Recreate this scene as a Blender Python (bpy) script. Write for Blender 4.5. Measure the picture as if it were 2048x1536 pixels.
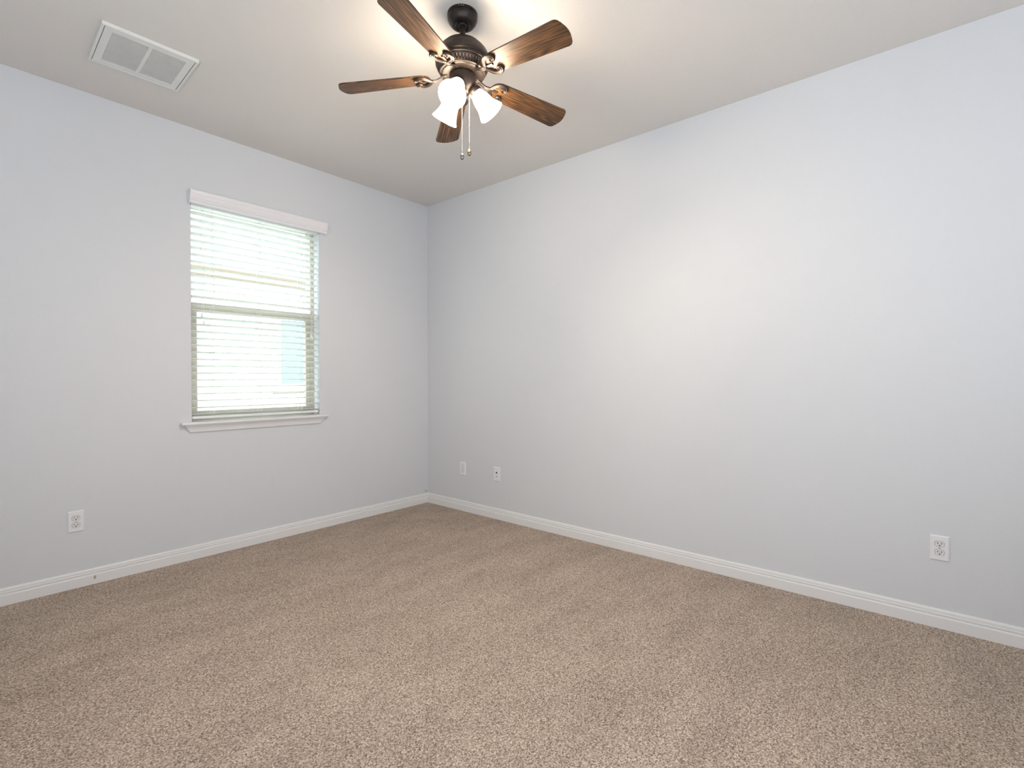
import bpy, bmesh, math, random
from mathutils import Vector, Matrix
random.seed(7)
PI = math.pi
S = bpy.context.scene
C = S.collection
for o in list(bpy.data.objects):
    bpy.data.objects.remove(o)

# ------------------------------------------------------------------ camera
H = 2.743                      # ceiling height
cam_d = bpy.data.cameras.new('camera')
cam = bpy.data.objects.new('camera', cam_d); C.objects.link(cam)
cam_d.sensor_fit = 'HORIZONTAL'; cam_d.sensor_width = 36.0
cam_d.lens = 1000.22 * 36.0 / 2048.0
cam_d.clip_start = 0.05; cam_d.clip_end = 200
yaw, pitch = 0.704283, -0.0125223
cam.location = (-3.04026, -3.61328, 1.158087)
fw = Vector((math.cos(yaw)*math.cos(pitch), math.sin(yaw)*math.cos(pitch), math.sin(pitch)))
cam.rotation_euler = fw.to_track_quat('-Z', 'Y').to_euler()
S.camera = cam

# ------------------------------------------------------------------ view, sky, fill lamps
S.view_settings.view_transform = 'Standard'
S.view_settings.look = 'None'
S.view_settings.gamma = 1.0
S.view_settings.use_curve_mapping = False
S.view_settings.exposure = 0.12

W = bpy.data.worlds.new('sky'); S.world = W; W.use_nodes = True
bg = W.node_tree.nodes['Background']
bg.inputs['Color'].default_value = (0.93, 0.97, 1.0, 1)
bg.inputs['Strength'].default_value = 7.3

def area(name, loc, direction, sx, sy, power, col):
    d = bpy.data.lights.new(name, 'AREA'); d.shape = 'RECTANGLE'; d.size = sx; d.size_y = sy
    d.energy = power; d.color = col
    o = bpy.data.objects.new(name, d); C.objects.link(o)
    o.location = loc; o.rotation_euler = Vector(direction).to_track_quat('-Z', 'Y').to_euler()
    return o
# added fill lamps, tilted up, set in two made-up windows behind the camera
RX, RY = -4.15, -5.05          # far sides of the room (behind the camera)
area('fill_lamp_west', (RX-0.04, -3.30, 1.45), (1, 0, 0.9), 2.10, 1.70, 78, (0.93, 0.965, 1.0))
area('fill_lamp_south', (-2.60, RY-0.04, 1.45), (0, 1, 0.9), 1.70, 1.70, 70, (0.84, 0.92, 1.0))

# ------------------------------------------------------------------ helpers
def tag(o, label, cat, group=None):
    o['label'] = label; o['category'] = cat
    if group: o['group'] = group
    return o

def thing(name, label, cat, loc=(0, 0, 0), group=None):
    o = bpy.data.objects.new(name, None); C.objects.link(o); o.location = loc
    o.empty_display_size = 0.05
    return tag(o, label, cat, group)

def obj(name, bm, mat, parent=None, smooth=None, mats=None):
    me = bpy.data.meshes.new(name)
    bmesh.ops.recalc_face_normals(bm, faces=bm.faces)
    bm.to_mesh(me); bm.free()
    for m in (mats or [mat]): me.materials.append(m)
    if smooth is not None:
        for p in me.polygons: p.use_smooth = True
        me.set_sharp_from_angle(angle=math.radians(smooth))
    o = bpy.data.objects.new(name, me); C.objects.link(o)
    if parent: o.parent = parent
    return o

def struct(name, bm, mat, smooth=None, parent=None):
    o = obj(name, bm, mat, parent, smooth)
    if parent is None: o['kind'] = 'structure'
    return o

def box(bm, x0, x1, y0, y1, z0, z1, mi=0, M=None):
    vs = [bm.verts.new((x, y, z)) for x in (x0, x1) for y in (y0, y1) for z in (z0, z1)]
    if M is not None:
        for v in vs: v.co = M @ v.co
    fs = []
    for f in ((0,1,3,2),(4,6,7,5),(0,4,5,1),(2,3,7,6),(0,2,6,4),(1,5,7,3)):
        fc = bm.faces.new([vs[i] for i in f]); fc.material_index = mi; fs.append(fc)
    return vs

def bevel(bm, w, seg=2):
    bmesh.ops.bevel(bm, geom=list(bm.edges), offset=w, segments=seg, affect='EDGES', profile=0.5, clamp_overlap=True)

def lathe(bm, prof, seg=64, M=None, rf=None, mi=0, close_ends=False):
    """prof: list of (r, z); rf(i, ang) scales the radius."""
    rings = []
    for i, (r, z) in enumerate(prof):
        if r < 1e-6:
            v = bm.verts.new((0, 0, z)); rings.append([v]); continue
        ring = []
        for k in range(seg):
            a = 2*PI*k/seg
            rr = r*(rf(i, k) if rf else 1)
            ring.append(bm.verts.new((rr*math.cos(a), rr*math.sin(a), z)))
        rings.append(ring)
    for A, B in zip(rings, rings[1:]):
        if len(A) == 1 and len(B) == 1: continue
        for k in range(seg):
            k2 = (k+1) % seg
            if len(A) == 1: f = (A[0], B[k], B[k2])
            elif len(B) == 1: f = (A[k], B[0], A[k2])
            else: f = (A[k], B[k], B[k2], A[k2])
            bm.faces.new(f).material_index = mi
    if M is not None:
        for ring in rings:
            for v in ring: v.co = M @ v.co
    return rings

def sweep(bm, pts, prof, scales=None, up=Vector((0, 0, 1)), cap=True, mi=0):
    """sweep closed profile [(side, up)] along pts; scales per point (side, up)."""
    pts = [Vector(p) for p in pts]; n = len(pts); rings = []
    for i, p in enumerate(pts):
        t = (pts[min(i+1, n-1)] - pts[max(i-1, 0)]).normalized()
        s = t.cross(up)
        if s.length < 1e-5: s = t.cross(Vector((0, 1, 0)))
        s.normalize(); u = s.cross(t).normalized()
        sc = scales[i] if scales else (1, 1)
        rings.append([bm.verts.new(p + s*a*sc[0] + u*b*sc[1]) for a, b in prof])
    m = len(prof)
    for A, B in zip(rings, rings[1:]):
        for k in range(m):
            bm.faces.new((A[k], A[(k+1) % m], B[(k+1) % m], B[k])).material_index = mi
    if cap:
        bm.faces.new(rings[0]).material_index = mi; bm.faces.new(rings[-1][::-1]).material_index = mi

def circ(r, n=8): return [(r*math.cos(2*PI*k/n), r*math.sin(2*PI*k/n)) for k in range(n)]

def spline(pts, n=8):
    pts = [Vector(p) for p in pts]; out = []
    P = [2*pts[0]-pts[1]] + pts + [2*pts[-1]-pts[-2]]
    for i in range(1, len(P)-2):
        a, b, c, d = P[i-1:i+3]
        for k in range(n):
            t = k/n
            out.append(0.5*((2*b)+(c-a)*t+(2*a-5*b+4*c-d)*t*t+(3*b-a-3*c+d)*t**3))
    out.append(pts[-1]); return out

# ------------------------------------------------------------------ materials
def mat(name, col, rough=0.5, metal=0.0, spec=0.5):
    m = bpy.data.materials.new(name); m.use_nodes = True
    b = m.node_tree.nodes['Principled BSDF']
    b.inputs['Base Color'].default_value = (*col, 1)
    b.inputs['Roughness'].default_value = rough
    b.inputs['Metallic'].default_value = metal
    b.inputs['Specular IOR Level'].default_value = spec
    return m

class NT:
    def __init__(s, m): s.t = m.node_tree; s.b = s.t.nodes['Principled BSDF']
    def n(s, typ, **kw):
        nd = s.t.nodes.new(typ)
        for k, v in kw.items():
            if k.startswith('_'): setattr(nd, k[1:], v)
            else: nd.inputs[k.replace('__', ' ')].default_value = v
        return nd
    def l(s, a, b): s.t.links.new(a, b)

def texture_paint(name, col, scale, strength, dist, rough=0.75, var=0.0):
    """painted drywall with an orange-peel texture"""
    m = mat(name, col, rough, spec=0.25); t = NT(m)
    co = t.n('ShaderNodeTexCoord')
    n1 = t.n('ShaderNodeTexNoise', Scale=scale, Detail=2.0, Roughness=0.55)
    t.l(co.outputs['Object'], n1.inputs['Vector'])
    bp = t.n('ShaderNodeBump', Strength=strength, Distance=dist)
    t.l(n1.outputs['Fac'], bp.inputs['Height']); t.l(bp.outputs['Normal'], t.b.inputs['Normal'])
    return m

M_WALL = texture_paint('wall_paint', (0.672, 0.693, 0.730), 150, 0.32, 0.0022)
M_CEIL = texture_paint('ceiling_paint', (0.735, 0.705, 0.678), 125, 0.40, 0.003)
M_TRIM = mat('white_trim_paint', (0.80, 0.80, 0.81), 0.35)
M_BLIND = mat('white_blind', (0.84, 0.86, 0.85), 0.4)
M_VAL = mat('white_valance', (0.80, 0.80, 0.83), 0.4)
M_ALM = mat('almond_vinyl', (0.50, 0.47, 0.40), 0.5)
M_CORD = mat('white_cord', (0.82, 0.82, 0.80), 0.7)
M_PLATE = mat('white_plate_plastic', (0.80, 0.81, 0.84), 0.3)
M_RECEPT = mat('white_receptacle_plastic', (0.74, 0.74, 0.76), 0.35)
M_DARK = mat('dark_slot', (0.01, 0.01, 0.012), 0.6)
M_GAP = mat('grey_gap', (0.10, 0.10, 0.11), 0.7)
M_DUCT = mat('duct_grey', (0.45, 0.45, 0.44), 0.7)
M_VENT = mat('white_vent_enamel', (0.76, 0.77, 0.75), 0.4)
M_CHROME = mat('chrome', (0.40, 0.38, 0.36), 0.2, 1.0)
M_SILV = mat('grey_cable', (0.35, 0.35, 0.37), 0.4, 0.3)

def carpet():
    m = mat('beige_carpet', (0.4, 0.31, 0.24), 0.95, spec=0.1); t = NT(m)
    co = t.n('ShaderNodeTexCoord')
    v = t.n('ShaderNodeTexVoronoi', Scale=270.0); v.feature = 'F1'
    nz = t.n('ShaderNodeTexNoise', Scale=260.0, Detail=1.0)
    add = t.n('ShaderNodeMixRGB', Fac=0.004, _blend_type='ADD')
    t.l(co.outputs['Object'], add.inputs['Color1']); t.l(nz.outputs['Color'], add.inputs['Color2'])
    t.l(co.outputs['Object'], nz.inputs['Vector']); t.l(add.outputs['Color'], v.inputs['Vector'])
    sep = t.n('ShaderNodeSeparateColor'); t.l(v.outputs['Color'], sep.inputs['Color'])
    # larger clumps of pile
    n2 = t.n('ShaderNodeTexNoise', Scale=150.0, Detail=3.0, Roughness=0.6); t.l(co.outputs['Object'], n2.inputs['Vector'])
    mixf = t.n('ShaderNodeMath', _operation='MULTIPLY_ADD'); mixf.inputs[1].default_value = 0.72
    t.l(sep.outputs['Red'], mixf.inputs[0])
    sc2 = t.n('ShaderNodeMath', _operation='MULTIPLY_ADD'); sc2.inputs[1].default_value = 1.5; sc2.inputs[2].default_value = -0.60
    t.l(n2.outputs['Fac'], sc2.inputs[0]); t.l(sc2.outputs[0], mixf.inputs[2])
    r = t.n('ShaderNodeValToRGB'); e = r.color_ramp.elements
    e[0].position = 0.0; e[0].color = (0.150, 0.107, 0.082, 1)
    e[1].position = 1.0; e[1].color = (0.86, 0.745, 0.645, 1)
    k = e.new(0.35); k.color = (0.375, 0.298, 0.241, 1)
    k = e.new(0.68); k.color = (0.590, 0.490, 0.410, 1)
    t.l(mixf.outputs[0], r.inputs['Fac'])
    # brushed and trodden areas of pile: broad soft lighter and darker patches
    mp = t.n('ShaderNodeMapping'); mp.inputs['Rotation'].default_value = (0, 0, 0.5); mp.inputs['Scale'].default_value = (1.0, 2.6, 1)
    t.l(co.outputs['Object'], mp.inputs['Vector'])
    n3 = t.n('ShaderNodeTexNoise', Scale=2.2, Detail=4.0, Roughness=0.6); t.l(mp.outputs['Vector'], n3.inputs['Vector'])
    r3 = t.n('ShaderNodeMapRange'); r3.inputs['From Min'].default_value = 0.3; r3.inputs['From Max'].default_value = 0.7
    r3.inputs['To Min'].default_value = 0.88; r3.inputs['To Max'].default_value = 1.10
    t.l(n3.outputs['Fac'], r3.inputs['Value'])
    mul = t.n('ShaderNodeMixRGB', Fac=1.0, _blend_type='MULTIPLY')
    t.l(r.outputs['Color'], mul.inputs['Color1']); t.l(r3.outputs['Result'], mul.inputs['Color2'])
    t.l(mul.outputs['Color'], t.b.inputs['Base Color'])
    bp = t.n('ShaderNodeBump', Strength=0.75, Distance=0.006)
    t.l(mixf.outputs[0], bp.inputs['Height']); t.l(bp.outputs['Normal'], t.b.inputs['Normal'])
    return m
M_CARPET = carpet()

def wood():
    m = mat('dark_oak_blade', (0.12, 0.07, 0.04), 0.42, spec=0.4); t = NT(m)
    co = t.n('ShaderNodeTexCoord'); oi = t.n('ShaderNodeObjectInfo')
    off = t.n('ShaderNodeVectorMath', _operation='MULTIPLY_ADD')
    t.l(oi.outputs['Random'], off.inputs[0]); off.inputs[1].default_value = (9.1, 3.7, 5.3)
    t.l(co.outputs['Object'], off.inputs[2])
    mp = t.n('ShaderNodeMapping'); mp.inputs['Scale'].default_value = (1.5, 22, 10)
    t.l(off.outputs[0], mp.inputs['Vector'])
    base = t.n('ShaderNodeTexNoise', Scale=1.0, Detail=2.0); t.l(mp.outputs['Vector'], base.inputs['Vector'])
    ring = t.n('ShaderNodeMath', _operation='MULTIPLY'); ring.inputs[1].default_value = 13.0
    t.l(base.outputs['Fac'], ring.inputs[0])
    fr = t.n('ShaderNodeMath', _operation='PINGPONG'); fr.inputs[1].default_value = 0.5
    t.l(ring.outputs[0], fr.inputs[0])
    mp2 = t.n('ShaderNodeMapping'); mp2.inputs['Scale'].default_value = (5, 420, 40)
    t.l(off.outputs[0], mp2.inputs['Vector'])
    fine = t.n('ShaderNodeTexNoise', Scale=1.0, Detail=3.0, Roughness=0.6); t.l(mp2.outputs['Vector'], fine.inputs['Vector'])
    comb = t.n('ShaderNodeMath', _operation='MULTIPLY_ADD'); comb.inputs[1].default_value = 0.75
    t.l(fr.outputs[0], comb.inputs[0])
    fs = t.n('ShaderNodeMath', _operation='MULTIPLY_ADD'); fs.inputs[1].default_value = 1.5; fs.inputs[2].default_value = -0.52
    t.l(fine.outputs['Fac'], fs.inputs[0]); t.l(fs.outputs[0], comb.inputs[2])
    r = t.n('ShaderNodeValToRGB'); e = r.color_ramp.elements
    e[0].position = 0.12; e[0].color = (0.014, 0.008, 0.005, 1)
    e[1].position = 0.78; e[1].color = (0.215, 0.098, 0.032, 1)
    k = e.new(0.42); k.color = (0.072, 0.036, 0.016, 1)
    t.l(comb.outputs[0], r.inputs['Fac']); t.l(r.outputs['Color'], t.b.inputs['Base Color'])
    return m
M_WOOD = wood()

def bronze():
    m = mat('oil_rubbed_bronze', (0.10, 0.075, 0.066), 0.42, 0.6, 0.5); t = NT(m)
    co = t.n('ShaderNodeTexCoord'); n = t.n('ShaderNodeTexNoise', Scale=30.0, Detail=3.0)
    t.l(co.outputs['Object'], n.inputs['Vector'])
    r = t.n('ShaderNodeValToRGB'); e = r.color_ramp.elements
    e[0].position = 0.3; e[0].color = (0.022, 0.016, 0.0145, 1); e[1].position = 0.75; e[1].color = (0.046, 0.034, 0.029, 1)
    t.l(n.outputs['Fac'], r.inputs['Fac']); t.l(r.outputs['Color'], t.b.inputs['Base Color'])
    return m
M_BRONZE = bronze()

def emit(name, col, strength, base=(0.9, 0.88, 0.84)):
    m = mat(name, base, 0.3)
    b = m.node_tree.nodes['Principled BSDF']
    b.inputs['Emission Color'].default_value = (*col, 1); b.inputs['Emission Strength'].default_value = strength
    return m
M_SHADE = emit('lit_opal_glass', (1.0, 0.82, 0.61), 57.0)
M_BULB = emit('lit_bulb', (1.0, 0.83, 0.62), 1700.0)

def glass(name, tint=(1, 1, 1), mixf=0.06):
    m = bpy.data.materials.new(name); m.use_nodes = True; t = m.node_tree
    out = t.nodes['Material Output']; t.nodes.remove(t.nodes['Principled BSDF'])
    a = t.nodes.new('ShaderNodeBsdfTransparent'); a.inputs['Color'].default_value = (*tint, 1)
    g = t.nodes.new('ShaderNodeBsdfGlossy'); g.inputs['Roughness'].default_value = 0.02
    mx = t.nodes.new('ShaderNodeMixShader'); mx.inputs['Fac'].default_value = mixf
    t.links.new(a.outputs[0], mx.inputs[1]); t.links.new(g.outputs[0], mx.inputs[2]); t.links.new(mx.outputs[0], out.inputs['Surface'])
    return m
M_GLASS = glass('window_glass', (0.94, 0.98, 0.96))
M_TINT = glass('sky_dimming_glass', (0.10, 0.105, 0.11))  # dark tint added to hold back sky light at the added windows
M_CRYSTAL = mat('polished_steel_drop', (0.30, 0.30, 0.32), 0.08, 1.0)
M_CRYSTAL_W = mat('steel_drop_orange_reflection', (0.42, 0.28, 0.18), 0.10, 1.0)  # orange reflection put into the metal's base colour

# ------------------------------------------------------------------ room shell
T = 0.16
bm = bmesh.new(); box(bm, RX-T, T, RY-T, T, -0.12, 0); struct('floor', bm, M_CARPET)
bm = bmesh.new(); box(bm, RX-T, T, RY-T, T, H, H+0.12); struct('ceiling', bm, M_CEIL)
def wall_x(name, x0, x1, y0, y1, op=None):
    """wall along x (y0..y1 thick) with one opening (xa, xb, za, zb)"""
    bm = bmesh.new()
    if op:
        xa, xb, za, zb = op
        box(bm, x0, xa, y0, y1, 0, H); box(bm, xb, x1, y0, y1, 0, H)
        box(bm, xa, xb, y0, y1, 0, za); box(bm, xa, xb, y0, y1, zb, H)
    else: box(bm, x0, x1, y0, y1, 0, H)
    return struct(name, bm, M_WALL)
OX0, OX1, OZ0, OZ1 = -1.936, -1.070, 0.868, 2.302      # window opening
wall_x('wall_north', RX-T, T, 0, T, (OX0, OX1, OZ0, OZ1))
bm = bmesh.new(); box(bm, 0, T, RY, 0, 0, H); struct('wall_east', bm, M_WALL)
wall_x('wall_south', RX-T, T, RY-T, RY, (-3.50, -1.70, 0.55, 2.35))
bm = bmesh.new()
ya, yb, za, zb = -4.40, -2.20, 0.55, 2.35
box(bm, RX-T, RX, RY, ya, 0, H); box(bm, RX-T, RX, yb, 0, 0, H); box(bm, RX-T, RX, ya, yb, 0, za); box(bm, RX-T, RX, ya, yb, zb, H)
struct('wall_west', bm, M_WALL)

# baseboards: flat face, bead, groove and a stepped cap
BP = [(0, 0), (0.0145, 0), (0.0145, 0.050), (0.0125, 0.0545), (0.0085, 0.0565), (0.0085, 0.0595), (0.0115, 0.0615),
      (0.0115, 0.0665), (0.0085, 0.0685), (0.0085, 0.0790), (0.0050, 0.0860), (0.0, 0.0870)]
def baseboard_mat():
    m = mat('baseboard_paint', (0.80, 0.80, 0.81), 0.35); t = NT(m)
    co = t.n('ShaderNodeTexCoord'); sp = t.n('ShaderNodeSeparateXYZ'); t.l(co.outputs['Object'], sp.inputs[0])
    def near(out, c, w):
        a = t.n('ShaderNodeMath', _operation='SUBTRACT'); a.inputs[1].default_value = c; t.l(out, a.inputs[0])
        b = t.n('ShaderNodeMath', _operation='ABSOLUTE'); t.l(a.outputs[0], b.inputs[0])
        c_ = t.n('ShaderNodeMath', _operation='LESS_THAN'); c_.inputs[1].default_value = w; t.l(b.outputs[0], c_.inputs[0])
        return c_.outputs[0]
    mu = t.n('ShaderNodeMath', _operation='MULTIPLY')
    t.l(near(sp.outputs['X'], -2.4265, 0.0055), mu.inputs[0]); t.l(near(sp.outputs['Z'], 0.037, 0.0095), mu.inputs[1])
    mx = t.n('ShaderNodeMixRGB'); mx.inputs['Color1'].default_value = (0.80, 0.80, 0.81, 1); mx.inputs['Color2'].default_value = (0.50, 0.38, 0.27, 1)
    t.l(mu.outputs[0], mx.inputs['Fac']); t.l(mx.outputs['Color'], t.b.inputs['Base Color'])
    return m
M_BASE = baseboard_mat()
def baseboard(name, axis, m):
    bm = bmesh.new(); A, B = [], []
    for d, z in BP:
        if axis == 'n': A.append(bm.verts.new((RX+d, -d, z))); B.append(bm.verts.new((-d, -d, z)))
        if axis == 'e': A.append(bm.verts.new((-d, RY+d, z))); B.append(bm.verts.new((-d, -d, z)))
        if axis == 's': A.append(bm.verts.new((RX+d, RY+d, z))); B.append(bm.verts.new((-d, RY+d, z)))
        if axis == 'w': A.append(bm.verts.new((RX+d, RY+d, z))); B.append(bm.verts.new((RX+d, -d, z)))
    n = len(BP)
    for k in range(n-1): bm.faces.new((A[k], A[k+1], B[k+1], B[k]))
    bm.faces.new((A[-1], A[0], B[0], B[-1])); bm.faces.new(A); bm.faces.new(B[::-1])
    return struct(name, bm, m)
baseboard('baseboard_north', 'n', M_BASE)
baseboard('baseboard_east', 'e', M_TRIM)
baseboard('baseboard_south', 's', M_TRIM)
baseboard('baseboard_west', 'w', M_TRIM)

# ------------------------------------------------------------------ window in the north wall
win = bpy.data.objects.new('window_1', None); C.objects.link(win); win['kind'] = 'structure'
win.location = ((OX0+OX1)/2, 0.11, OZ0); wl = Vector(win.location)
def at(bm, loc):
    for v in bm.verts: v.co -= loc
    return bm
def ring_frame(bm, x0, x1, z0, z1, y0, y1, wl_, wr, wb, wt):
    box(bm, x0, x0+wl_, y0, y1, z0, z1); box(bm, x1-wr, x1, y0, y1, z0, z1)
    box(bm, x0+wl_, x1-wr, y0, y1, z0, z0+wb); box(bm, x0+wl_, x1-wr, y0, y1, z1-wt, z1)
bm = bmesh.new(); ring_frame(bm, OX0, OX1, OZ0, OZ1, 0.085, 0.155, 0.028, 0.028, 0.03, 0.03)
box(bm, OX0+0.028, OX1-0.028, 0.125, 0.15, 1.600, 1.650)
struct('window_frame', at(bm, wl), M_ALM, parent=win)
bm = bmesh.new(); ring_frame(bm, OX0+0.028, OX1-0.028, OZ0+0.03, 1.650, 0.092, 0.122, 0.034, 0.034, 0.042, 0.052)
sash = struct('lower_sash', at(bm, wl), M_ALM, parent=win)
bm = bmesh.new(); box(bm, OX0+0.055, OX1-0.055, 0.104, 0.108, OZ0+0.06, 1.61)
struct('glass_pane', at(bm, wl), M_GLASS, parent=sash)
bm = bmesh.new(); box(bm, OX0+0.020, OX1-0.020, 0.136, 0.140, 1.64, OZ1-0.02)
struct('glass_pane', at(bm, wl), M_GLASS, parent=win)
# sill: stool with horns, apron below with mitred returns
bm = bmesh.new(); box(bm, -2.000, -1.012, -0.036, 0.0, 0.857, 0.876); bevel(bm, 0.005, 3)
box(bm, OX0, OX1, -0.004, 0.088, 0.8575, 0.876)
sill = struct('window_sill', at(bm, wl), M_TRIM, smooth=40, parent=win)
AP = [(0.0, 0.857), (0.027, 0.857), (0.026, 0.851), (0.021, 0.846), (0.017, 0.838), (0.0145, 0.829), (0.0125, 0.820), (0.0115, 0.812), (0.008, 0.810), (0.0, 0.810)]
bm = bmesh.new(); A, B = [], []
for d, z in AP:
    f = (z-0.810)/0.047
    A.append(bm.verts.new((-1.945-0.037*f, -d, z))); B.append(bm.verts.new((-1.071+0.037*f, -d, z)))
for k in range(len(AP)-1): bm.faces.new((A[k], A[k+1], B[k+1], B[k]))
bm.faces.new((A[-1], A[0], B[0], B[-1])); bm.faces.new(A); bm.faces.new(B[::-1])
struct('apron', at(bm, wl), M_TRIM, smooth=25, parent=win)

# unseen windows behind the camera, added to hold the fill lamps
def plain_window(name, x0, x1, y0, y1, z0, z1):
    o = bpy.data.objects.new(name, None); C.objects.link(o); o['kind'] = 'structure'
    o.location = ((x0+x1)/2, (y0+y1)/2, z0); L = Vector(o.location); w = 0.04
    bm = bmesh.new()
    if x1-x0 > y1-y0:
        ring_frame(bm, x0, x1, z0, z1, y0, y1, w, w, w, w); box(bm, x0+w, x1-w, y0, y1, (z0+z1)/2-.02, (z0+z1)/2+.02)
    else:
        box(bm, x0, x1, y0, y0+w, z0, z1); box(bm, x0, x1, y1-w, y1, z0, z1)
        for za_, zb_ in ((z0, z0+w), (z1-w, z1), ((z0+z1)/2-.02, (z0+z1)/2+.02)): box(bm, x0, x1, y0+w, y1-w, za_, zb_)
    struct('window_frame', at(bm, L), M_ALM, parent=o)
    bm = bmesh.new(); cx_, cy_ = (x0+x1)/2, (y0+y1)/2
    if x1-x0 > y1-y0: box(bm, x0+0.02, x1-0.02, cy_-0.003, cy_+0.003, z0+0.02, z1-0.02)
    else: box(bm, cx_-0.003, cx_+0.003, y0+0.02, y1-0.02, z0+0.02, z1-0.02)
    struct('glass_pane', at(bm, L), M_TINT, parent=o)
plain_window('added_window_west', RX-0.12, RX-0.06, -4.40, -2.20, 0.55, 2.35)
plain_window('added_window_south', -3.50, -1.70, RY-0.12, RY-0.06, 0.55, 2.35)

# ------------------------------------------------------------------ blind
bl = thing('window_blind', 'white horizontal slat blind hanging in the window, slats tilted open', 'blind', (-1.5, 0.03, 0.893))
bL = Vector(bl.location)
# valance: crown profile (y out of the wall, z), returned at both ends
VP = [(-0.004, 2.262), (0.028, 2.262), (0.031, 2.266), (0.031, 2.276), (0.033, 2.279), (0.037, 2.281), (0.037, 2.289), (0.040, 2.292),
      (0.043, 2.300), (0.0445, 2.312), (0.048, 2.318), (0.050, 2.326), (0.050, 2.339), (0.047, 2.343), (-0.004, 2.343)]
bm = bmesh.new(); A, B = [], []
for d, z in VP:
    A.append(bm.verts.new((-1.948, -d-0.001, z))); B.append(bm.verts.new((-1.022, -d-0.001, z)))
for k in range(len(VP)-1): bm.faces.new((A[k], A[k+1], B[k+1], B[k]))
bm.faces.new((A[-1], A[0], B[0], B[-1])); bm.faces.new(A); bm.faces.new(B[::-1])
for v in bm.verts: v.co.y = min(v.co.y, -0.0015)
obj('valance', at(bm, bL), M_VAL, bl, smooth=30)
bm = bmesh.new(); box(bm, -1.930, -1.076, 0.004, 0.056, 2.254, 2.298); obj('head_rail', at(bm, bL), M_BLIND, bl)
bm = bmesh.new(); NS = 30; TILT = math.radians(10)
for k in range(NS):
    z = 0.920 + 0.0447*k
    M = Matrix.Translation((0, 0.031, z)) @ Matrix.Rotation(-TILT, 4, 'X')
    vs = []
    prof = [(-0.025, -0.001), (-0.0245, -0.0015), (0, -0.0007), (0.0245, -0.0015), (0.025, -0.001), (0.025, 0.001), (0.0245, 0.0015), (0, 0.0023), (-0.0245, 0.0015), (-0.025, 0.001)]
    a = [bm.verts.new(M @ Vector((-1.931, y, zz))) for y, zz in prof]
    b = [bm.verts.new(M @ Vector((-1.077, y, zz))) for y, zz in prof]
    for i in range(len(prof)): bm.faces.new((a[i], a[(i+1) % len(prof)], b[(i+1) % len(prof)], b[i]))
    bm.faces.new(a); bm.faces.new(b[::-1])
obj('slats', at(bm, bL), M_BLIND, bl, smooth=30)
bm = bmesh.new(); box(bm, -1.931, -1.077, 0.006, 0.056, 0.8925, 0.910); bevel(bm, 0.004, 2)
obj('bottom_rail', at(bm, bL), M_BLIND, bl, smooth=40)
for x in (-1.812, -1.511, -1.215):
    bm = bmesh.new()
    for dx, y in ((0, 0.0045), (0.011, 0.0045), (0.005, 0.0585)):
        sweep(bm, [(x+dx, y, 0.8925), (x+dx, y, 2.26)], circ(0.0009, 5))
    for k in range(NS):
        z = 0.917 + 0.0447*k
        sweep(bm, [(x+0.005, 0.0045, z+0.0035), (x+0.005, 0.0585, z-0.0065)], circ(0.0005, 4))
    bm2 = bm; obj('ladder_cord', at(bm2, bL), M_CORD, bl)
TASS = [(0.0, 0.014), (0.0045, 0.0135), (0.0055, 0.011), (0.0048, 0.004), (0.0055, -0.004), (0.0085, -0.012), (0.0085, -0.0145), (0.0, -0.015)]
for name, x, zt in (('tilt_cord', -1.874, 1.560), ('tilt_cord', -1.862, 1.513), ('lift_cord', -1.137, 1.474), ('lift_cord', -1.127, 1.462)):
    bm = bmesh.new(); sweep(bm, [(x, 0.0, zt+0.012), (x, 0.0, 2.258)], circ(0.0009, 6))
    c = obj(name, at(bm, bL), M_CORD, bl)
    bm = bmesh.new(); lathe(bm, [(r, z+zt) for r, z in TASS], 16, Matrix.Translation((x, 0.0, 0)))
    t_ = obj('tassel', at(bm, bL), M_CORD, c, smooth=40)

# ------------------------------------------------------------------ outlets
def plate_bm(w, h, d):
    bm = bmesh.new(); b = 0.0045
    lo = [(-w/2, -h/2), (w/2, -h/2), (w/2, h/2), (-w/2, h/2)]
    a = [bm.verts.new((x, 0, z)) for x, z in lo]
    m = [bm.verts.new((x, d*0.45, z)) for x, z in lo]
    t = [bm.verts.new((x-math.copysign(b, x), d, z-math.copysign(b, z))) for x, z in lo]
    for P, Q in ((a, m), (m, t)):
        for k in range(4): bm.faces.new((P[k], P[(k+1) % 4], Q[(k+1) % 4], Q[k]))
    bm.faces.new(t); bm.faces.new(a[::-1])
    return bm
def disc_shape(bm, cx, cz, r, flat, y0, y1, n=40, mi=0):
    a, b = [], []
    for k in range(n):
        an = 2*PI*k/n
        x, z = r*math.cos(an), max(-flat, min(flat, r*math.sin(an)))
        a.append(bm.verts.new((cx+x, y0, cz+z))); b.append(bm.verts.new((cx+x, y1, cz+z)))
    for k in range(n): bm.faces.new((a[k], a[(k+1) % n], b[(k+1) % n], b[k])).material_index = mi
    bm.faces.new(b).material_index = mi; bm.faces.new(a[::-1]).material_index = mi
D = 0.006
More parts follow.
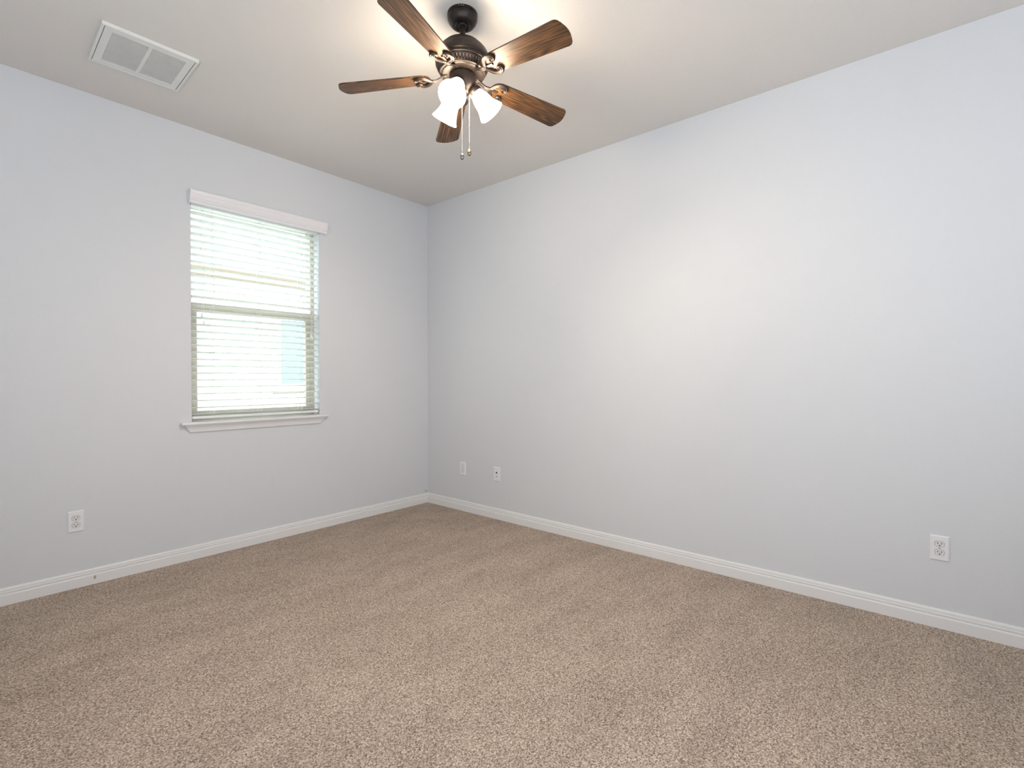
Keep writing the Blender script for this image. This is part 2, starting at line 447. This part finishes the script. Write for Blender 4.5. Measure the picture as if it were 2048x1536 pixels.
def outlet(label, loc, rz, slot):
    t = thing('power_outlet', label, 'outlet', loc, 'duplex wall outlets')
    t.rotation_euler = (0, 0, rz)
    obj('cover_plate', plate_bm(0.070, 0.1155, D), M_PLATE, t, smooth=20)
    for s in (1, -1):
        bm = bmesh.new()
        disc_shape(bm, 0, s*0.0197, 0.0182, 0.0140, D-0.001, D+0.0003, mi=1)
        disc_shape(bm, 0, s*0.0197, 0.0172, 0.0132, D-0.001, D+0.0018, mi=0)
        r = obj('receptacle', bm, M_RECEPT, t, mats=[M_RECEPT, M_GAP])
        bm = bmesh.new(); y0, y1 = D+0.0015, D+0.0021
        box(bm, -0.0078, -0.0054, y0, y1, s*0.0197-0.001, s*0.0197+0.0075)
        box(bm, 0.0054, 0.0078, y0, y1, s*0.0197, s*0.0197+0.0070)
        disc_shape(bm, 0, s*0.0197-0.0072, 0.0029, 0.0026, y0, y1, 16)
        obj('slots', bm, slot, r)
    bm = bmesh.new(); disc_shape(bm, 0, 0, 0.0031, 1, D-0.001, D+0.0012, 20)
    obj('screw', bm, M_SILV, t)
    return t
# local +y points out of the wall
outlet('white duplex outlet on the grey window wall, below and left of the window', (-2.5035, 0, 0.366), PI, M_DARK)
outlet('white duplex outlet on the long right wall, at the right edge of the room', (0, -3.629, 0.370), PI/2, M_DARK)
outlet('small white wall outlet nearest the room corner, beside the media jack plate', (0, -0.469, 0.367), PI/2, M_RECEPT)
t = thing('media_plate', 'white media plate with a dark jack, on the right wall near the corner', 'wall plate', (0, -0.870, 0.3675))
t.rotation_euler = (0, 0, PI/2)
obj('cover_plate', plate_bm(0.070, 0.1155, D), M_PLATE, t, smooth=20)
bm = bmesh.new(); box(bm, -0.0075, 0.0075, D-0.001, D+0.0006, 0.006, 0.0165); box(bm, -0.003, 0.003, D-0.001, D+0.0006, 0.0165, 0.019)
obj('jack', bm, M_DARK, t)
bm = bmesh.new(); disc_shape(bm, 0, -0.017, 0.0048, 1, D-0.001, D+0.0015, 6); disc_shape(bm, 0, -0.017, 0.0033, 1, D, D+0.006, 16)
obj('coaxial_connector', bm, M_SILV, t)
for z in (0.042, -0.042):
    bm = bmesh.new(); disc_shape(bm, 0, z, 0.0028, 1, D-0.001, D+0.0008, 16); obj('screw', bm, M_RECEPT, t)

# cable end poking out of the wall just above the corner of the baseboards
t = thing('cable_stub', 'tiny grey cable end poking from the wall above the baseboard corner', 'cable', (-0.033, 0, 0.111))
bm = bmesh.new(); lathe(bm, [(0.0, 0.0), (0.012, 0.0), (0.012, 0.001), (0.006, 0.0014), (0.0, 0.0014)], 20, Matrix.Rotation(PI/2, 4, 'X'))
obj('patch_ring', bm, M_RECEPT, t)
bm = bmesh.new(); sweep(bm, spline([(-0.004, 0, 0.003), (-0.003, -0.010, 0.004), (0.003, -0.016, 0.002), (0.006, -0.014, -0.004), (0.005, -0.008, -0.009)], 5), circ(0.0026, 8))
obj('cable', bm, M_SILV, t, smooth=60)

# ------------------------------------------------------------------ ceiling vent
VX, VY = 0.378, 0.372
vt = thing('ceiling_vent', 'white return air vent grille with two louvred panels on the ceiling', 'vent', (-2.318, -0.605, H))
vt.rotation_euler = (0, 0, math.radians(-2.0))
bm = bmesh.new(); hx, hy = VX/2, VY/2; zb, zt = -0.0165, -0.0005
def frame_ring(bm, ox, oy, ix, iy, z0, z1):
    for x0, x1, y0, y1 in ((-ox, ox, -oy, -iy), (-ox, ox, iy, oy), (-ox, -ix, -iy, iy), (ix, ox, -iy, iy)):
        box(bm, x0, x1, y0, y1, z0, z1)
frame_ring(bm, hx, hy, hx-0.0105, hy-0.0105, zb, zt)
obj('frame', bm, M_VENT, vt)
px, py = hx-0.0135, hy-0.0112
gx0, gx1 = 0.0075, 0.1455; gy0, gy1 = -0.142, 0.142
bm = bmesh.new(); z0, z1 = -0.0150, -0.0120
box(bm, -px, -gx1, -py, py, z0, z1); box(bm, gx1, px, -py, py, z0, z1); box(bm, -gx0, gx0, -py, py, z0, z1)
for s in (-1, 1):
    a, b = sorted((s*gx0, s*gx1)); box(bm, a, b, -py, gy0, z0, z1); box(bm, a, b, gy1, py, z0, z1)
door = obj('grille_panel', bm, M_VENT, vt)
NL = 24
for s in (-1, 1):
    a, b = sorted((s*gx0, s*gx1)); bm = bmesh.new()
    for k in range(NL):
        y = gy0 + (k+0.5)*(gy1-gy0)/NL
        box(bm, a, b, -0.0066, 0.0066, -0.0006, 0.0006, M=Matrix.Translation((0, y, -0.0118)) @ Matrix.Rotation(math.radians(12), 4, 'X'))
    obj('louvres', bm, M_VENT, door)
bm = bmesh.new(); box(bm, -hx+0.005, hx-0.005, -hy+0.005, hy-0.005, -0.0045, -0.0008); obj('duct_opening', bm, M_DUCT, vt)

# ------------------------------------------------------------------ ceiling fan
FC = Vector((-1.5015, -2.0220, 0))
fan = thing('ceiling_fan', 'dark bronze five-blade ceiling fan with three lit white glass shades', 'ceiling fan', (FC.x, FC.y, H))
def zc(prof): return [(r, z-H) for r, z in prof]
bm = bmesh.new()
lathe(bm, zc([(0.0655, H-0.0005), (0.0655, H-0.012), (0.0640, H-0.0125), (0.0650, H-0.016), (0.0645, H-0.024), (0.0615, H-0.032), (0.0580, H-0.036), (0.0570, H-0.038),
              (0.0520, H-0.0455), (0.0430, H-0.0515), (0.0350, H-0.0535), (0.0320, H-0.0525), (0.0270, H-0.046), (0.018, H-0.044)]), 64)
cano = obj('canopy', bm, M_BRONZE, fan, smooth=35)
for ang in (-1.2, -1.45, -1.75):
    a = yaw + PI + (ang+1.5)*0.5
    bm = bmesh.new(); lathe(bm, [(0, 0.0012), (0.0022, 0.001), (0.0028, 0), (0.0028, -0.001)], 12,
        Matrix.Translation((0.0655*math.cos(a), 0.0655*math.sin(a), -0.0065)) @ Matrix.Rotation(a, 4, 'Z') @ Matrix.Rotation(PI/2, 4, 'Y'))
    obj('screw', bm, M_CHROME, cano)
bm = bmesh.new()
lathe(bm, zc([(0.0, 2.702), (0.020, 2.702), (0.0215, 2.695), (0.017, 2.690), (0.0125, 2.689), (0.0125, 2.655), (0.0150, 2.653), (0.0165, 2.648), (0.0165, 2.632), (0, 2.632)]), 32)
obj('downrod', bm, M_BRONZE, fan, smooth=35)
MP = [(0.012, 2.636), (0.024, 2.634), (0.034, 2.630), (0.058, 2.618), (0.061, 2.6175), (0.080, 2.604), (0.083, 2.6035), (0.098, 2.588), (0.1035, 2.581), (0.1030, 2.579), (0.1075, 2.5765), (0.1130, 2.565), (0.1170, 2.553), (0.1190, 2.544), (0.1195, 2.537),
      (0.1180, 2.5320), (0.1150, 2.5295), (0.1150, 2.5270), (0.1168, 2.5250), (0.1168, 2.5195), (0.1150, 2.5170), (0.1115, 2.5155), (0.1115, 2.5138), (0.1130, 2.5125), (0.1125, 2.5100),
      (0.1105, 2.5080), (0.1100, 2.5065), (0.1080, 2.5010), (0.1045, 2.4950), (0.1000, 2.4905), (0.0985, 2.4895), (0.1000, 2.4875), (0.0995, 2.4850), (0.0960, 2.4835), (0.0920, 2.4830),
      (0.0900, 2.4810), (0.0850, 2.4790), (0.0600, 2.4785), (0.0, 2.4785)]
NF = 50; SEG = NF*8; FL = MP.index((0.1100, 2.5065))
def flute(i, k):
    if FL <= i <= FL+3:
        ph = k % 8
        d = {0: 0, 1: 0, 2: 0, 3: 0.55, 4: 1, 5: 1, 6: 1, 7: 0.55}[ph]
        amp = (0.0, 0.055, 0.06, 0.0)[i-FL]
        return 1-amp*d
    return 1
bm = bmesh.new(); lathe(bm, zc(MP), SEG, rf=flute)
obj('motor_housing', bm, M_BRONZE, fan, smooth=30)
bm = bmesh.new()
lathe(bm, zc([(0.0, 2.4790), (0.0500, 2.4790), (0.0500, 2.4760), (0.0555, 2.4750), (0.0580, 2.4730), (0.0580, 2.4490), (0.0570, 2.4420), (0.0530, 2.4310), (0.0460, 2.4210), (0.0370, 2.4120),
              (0.0330, 2.4080), (0.0310, 2.4040), (0.0260, 2.3990), (0.0160, 2.3960), (0.0, 2.3950)]), 64)
obj('switch_housing', bm, M_BRONZE, fan, smooth=35)

# blades with scrolled irons
ZB = 2.4770; PITCH = math.radians(-12); DROOP = math.radians(4.2); TH0 = 3.47361; RT = 0.549
def blade_outline():
    x0, x1 = 0.142, RT; w0, w1 = 0.049, 0.0625
    pts = []
    def half(s):
        P = []
        rc = 0.040                      # inner rounded corners
        for k in range(9):
            a = PI/2*k/8
            P.append((x0+rc-rc*math.cos(a)*1.0, s*(w0-rc+rc*math.sin(a))))
        rt = 0.022                      # tip corners
        cxp, cyp = x1-0.010-rt, w1-rt
        for k in range(9):
            a = PI/2*(1-k/8)
            P.append((cxp+rt*math.cos(a), s*(cyp+rt*math.sin(a))))
        for q in range(1, 5):
            f = q/5; y = cyp*(1-f); P.append((x1-0.010*(y/cyp)**2, s*y))
        return P
    up, dn = half(1), half(-1)
    return up + [(RT, 0)] + dn[::-1]
OUT = blade_outline()
def blade_bm():
    bm = bmesh.new(); h = 0.0030
    a = [bm.verts.new((x, y, h)) for x, y in OUT]; b = [bm.verts.new((x, y, -h)) for x, y in OUT]
    n = len(OUT)
    for k in range(n): bm.faces.new((a[k], a[(k+1) % n], b[(k+1) % n], b[k]))
    ft = bm.faces.new(a); fb = bm.faces.new(b[::-1])
    bmesh.ops.bevel(bm, geom=list(ft.edges)+list(fb.edges), offset=0.0012, segments=2, affect='EDGES')
    return bm
# two-ridged strap section (side, up): the ridges face down
RIDGE = [(-1.0, 0.4), (1.0, 0.4), (1.0, -0.25), (0.78, -0.8), (0.45, -0.95), (0.15, -0.45), (-0.15, -0.45), (-0.45, -0.95), (-0.78, -0.8), (-1.0, -0.25)]
def iron_bm():
    bm = bmesh.new(); zf = -0.0085
    stem = spline([(0.066, 0, 0.009), (0.082, 0, 0.007), (0.098, 0, 0.000), (0.112, 0, -0.006), (0.125, 0, -0.0085), (0.138, 0, zf)], 6)
    n = len(stem); sc = []
    for i in range(n):
        f = i/(n-1); w = 0.0125 - 0.0055*math.sin(PI*min(1, f*1.1)) if f < 0.9 else 0.0085
        sc.append((w, 0.0055))
    sweep(bm, stem, RIDGE, sc)
    for s in (1, -1):
        path = spline([(0.1310, 0.000*s, zf+0.0008), (0.1406, 0.009*s, zf), (0.1510, 0.026*s, zf), (0.1640, 0.040*s, zf), (0.1820, 0.0455*s, zf), (0.1975, 0.040*s, zf),
                       (0.2035, 0.029*s, zf), (0.1980, 0.0205*s, zf), (0.1895, 0.0215*s, zf), (0.1875, 0.0285*s, zf), (0.1925, 0.0310*s, zf-0.001)], 6)
        n = len(path); sc = []
        for i in range(n):
            f = i/(n-1)
            w = 0.0072 + 0.0026*math.sin(PI*min(1, f/0.8)) if f < 0.7 else 0.0084 - 0.0046*(f-0.7)/0.3
            sc.append((w, 0.0060))
        sweep(bm, path, RIDGE, sc)
    # flat foot that carries the blade, screwed up into it
    box(bm, 0.143, 0.178, -0.006, 0.006, -0.0085, -0.0032)
    return bm
b0 = None
for k in range(5):
    a = TH0 + k*2*PI/5
    ML = Matrix.Translation((0, 0, ZB-H)) @ Matrix.Rotation(a, 4, 'Z') @ Matrix.Rotation(DROOP, 4, 'Y') @ Matrix.Rotation(PITCH, 4, 'X')
    if b0 is None:
        b0 = obj('blade', blade_bm(), M_WOOD, fan, smooth=40); b0['label'] = 'dark brown wood-grain fan blade'
        i0 = obj('blade_iron', iron_bm(), M_BRONZE, b0, smooth=50)
        b = b0
    else:
        b = b0.copy(); C.objects.link(b); b.parent = fan
        i_ = i0.copy(); C.objects.link(i_); i_.parent = b
    b.matrix_local = ML

# light kit: three cups with bell shades
SH_O = [(0.0265, 0.006), (0.0290, 0.012), (0.0325, 0.020), (0.0370, 0.032), (0.0400, 0.045), (0.0420, 0.058), (0.0445, 0.072), (0.0485, 0.086), (0.0540, 0.099), (0.0600, 0.111), (0.0625, 0.117), (0.0628, 0.1185)]
SH = SH_O + [(0.0610, 0.1192)] + [(r-0.0025, z-0.0008) for r, z in SH_O[::-1][1:]]
for phi in (-104, 9, 136):
    # angle measured in the camera's ground frame (0 = right, 90 = away), turned to world
    a = yaw - PI/2 + math.radians(phi)
    d = Vector((math.cos(a)*0.648, math.sin(a)*0.648, -0.762)).normalized()
    neck = Vector((0.052*math.cos(a), 0.052*math.sin(a), 2.416-H))
    R = Vector((0, 0, 1)).rotation_difference(d).to_matrix().to_4x4()
    M = Matrix.Translation(neck) @ R
    bm = bmesh.new()
    lathe(bm, [(0.0, -0.024), (0.010, -0.024), (0.014, -0.018), (0.020, -0.012), (0.0285, -0.004), (0.0305, 0.0), (0.0305, 0.013), (0.0295, 0.015), (0.0290, 0.013), (0.0280, 0.002), (0.0, 0.0)], 40)
    cup = obj('shade_holder', bm, M_BRONZE, fan, smooth=40); cup.matrix_local = M
    bm = bmesh.new(); lathe(bm, [(r*0.93, 0.006+z*0.93) for r, z in SH], 56); obj('glass_shade', bm, M_SHADE, cup, smooth=60)['label'] = 'glowing white bell-shaped glass shade'
    bm = bmesh.new(); lathe(bm, [(0, 0.004), (0.012, 0.004), (0.0125, 0.022), (0.017, 0.036), (0.0195, 0.048), (0.0185, 0.060), (0.013, 0.069), (0.006, 0.073), (0, 0.074)], 28)
    obj('bulb', bm, M_BULB, cup, smooth=60)
# pull chains with teardrop pendants
for px_, py_, ztop, zend, mm in ((0.000, -0.018, 2.400, 2.139, M_CRYSTAL), (0.029, 0.006, 2.412, 2.166, M_CRYSTAL_W)):
    r_ = Vector((math.sin(yaw), -math.cos(yaw), 0)); f_ = Vector((math.cos(yaw), math.sin(yaw), 0))
    p = r_*px_ + f_*py_
    bm = bmesh.new(); n = int((ztop-zend)/0.0033)
    sweep(bm, [(p.x, p.y, zend-H), (p.x, p.y, ztop-H)], circ(0.0004, 4))
    for i in range(n):
        bmesh.ops.create_icosphere(bm, subdivisions=1, radius=0.00125, matrix=Matrix.Translation((p.x, p.y, zend-H+0.0033*(i+0.5))))
    ch = obj('pull_chain', bm, M_CHROME, fan, smooth=60)
    bm = bmesh.new()
    lathe(bm, [(0.0, 0.0), (0.0022, -0.0005), (0.0026, -0.004), (0.0045, -0.009), (0.0075, -0.016), (0.0088, -0.022), (0.0082, -0.028), (0.0055, -0.0325), (0.0, -0.034)], 24, Matrix.Translation((p.x, p.y, zend-H)))
    obj('pendant', bm, mm, ch, smooth=60)['label'] = 'dark shiny teardrop pendant' if mm is M_CRYSTAL else 'shiny teardrop pendant with painted orange reflection'

# ------------------------------------------------------------------ outside the window
M_SIDING = mat('white_siding', (0.70, 0.71, 0.70), 0.7)
M_TAN = mat('tan_trim', (0.150, 0.122, 0.080), 0.7)
M_BLUEGL = mat('pale_blue_pane', (0.145, 0.175, 0.195), 0.3)
M_GRASS = mat('lawn_grass', (0.105, 0.140, 0.095), 0.9)
bm = bmesh.new(); box(bm, -30, 30, 0.4, 30, -0.7, -0.5); struct('ground', bm, M_GRASS)
nh = thing('neighbour_house', 'pale house next door with tan trim, seen through the blind', 'house', (0, 4.2, -0.5)); nL = Vector(nh.location)
bm = bmesh.new()
zz = -0.5
while zz < 5.2:                                    # lap siding
    vs = [(-9, 4.012, zz), (-9, 4.0, zz+0.19), (9, 4.0, zz+0.19), (9, 4.012, zz)]
    box(bm, -9, 9, 4.0, 7.0, zz, zz+0.19)
    q = [bm.verts.new(v) for v in ((-9, 3.985, zz), (9, 3.985, zz), (9, 4.0, zz+0.19), (-9, 4.0, zz+0.19))]; bm.faces.new(q)
    q2 = [bm.verts.new(v) for v in ((-9, 3.985, zz), (9, 3.985, zz), (9, 4.0, zz), (-9, 4.0, zz))]; bm.faces.new(q2)
    zz += 0.19
obj('siding_wall', at(bm, nL), M_SIDING, nh)
bm = bmesh.new(); box(bm, -9, 9, 3.95, 4.0, 2.628, 2.668); box(bm, -9, 9, 3.965, 4.0, 2.548, 2.572); obj('trim_band', at(bm, nL), M_TAN, nh)
bm = bmesh.new(); ring_frame(bm, 0.40, 1.50, 0.99, 2.10, 3.95, 4.0, 0.07, 0.07, 0.07, 0.07); wn = obj('window', at(bm, nL), M_SIDING, nh)
bm = bmesh.new(); box(bm, 0.46, 1.44, 3.97, 3.985, 1.05, 2.04); obj('pane', at(bm, nL), M_BLUEGL, wn)
bm = bmesh.new(); box(bm, 0.36, 1.54, 3.92, 4.0, 0.92, 0.945); obj('sill', at(bm, nL), M_TAN, wn)
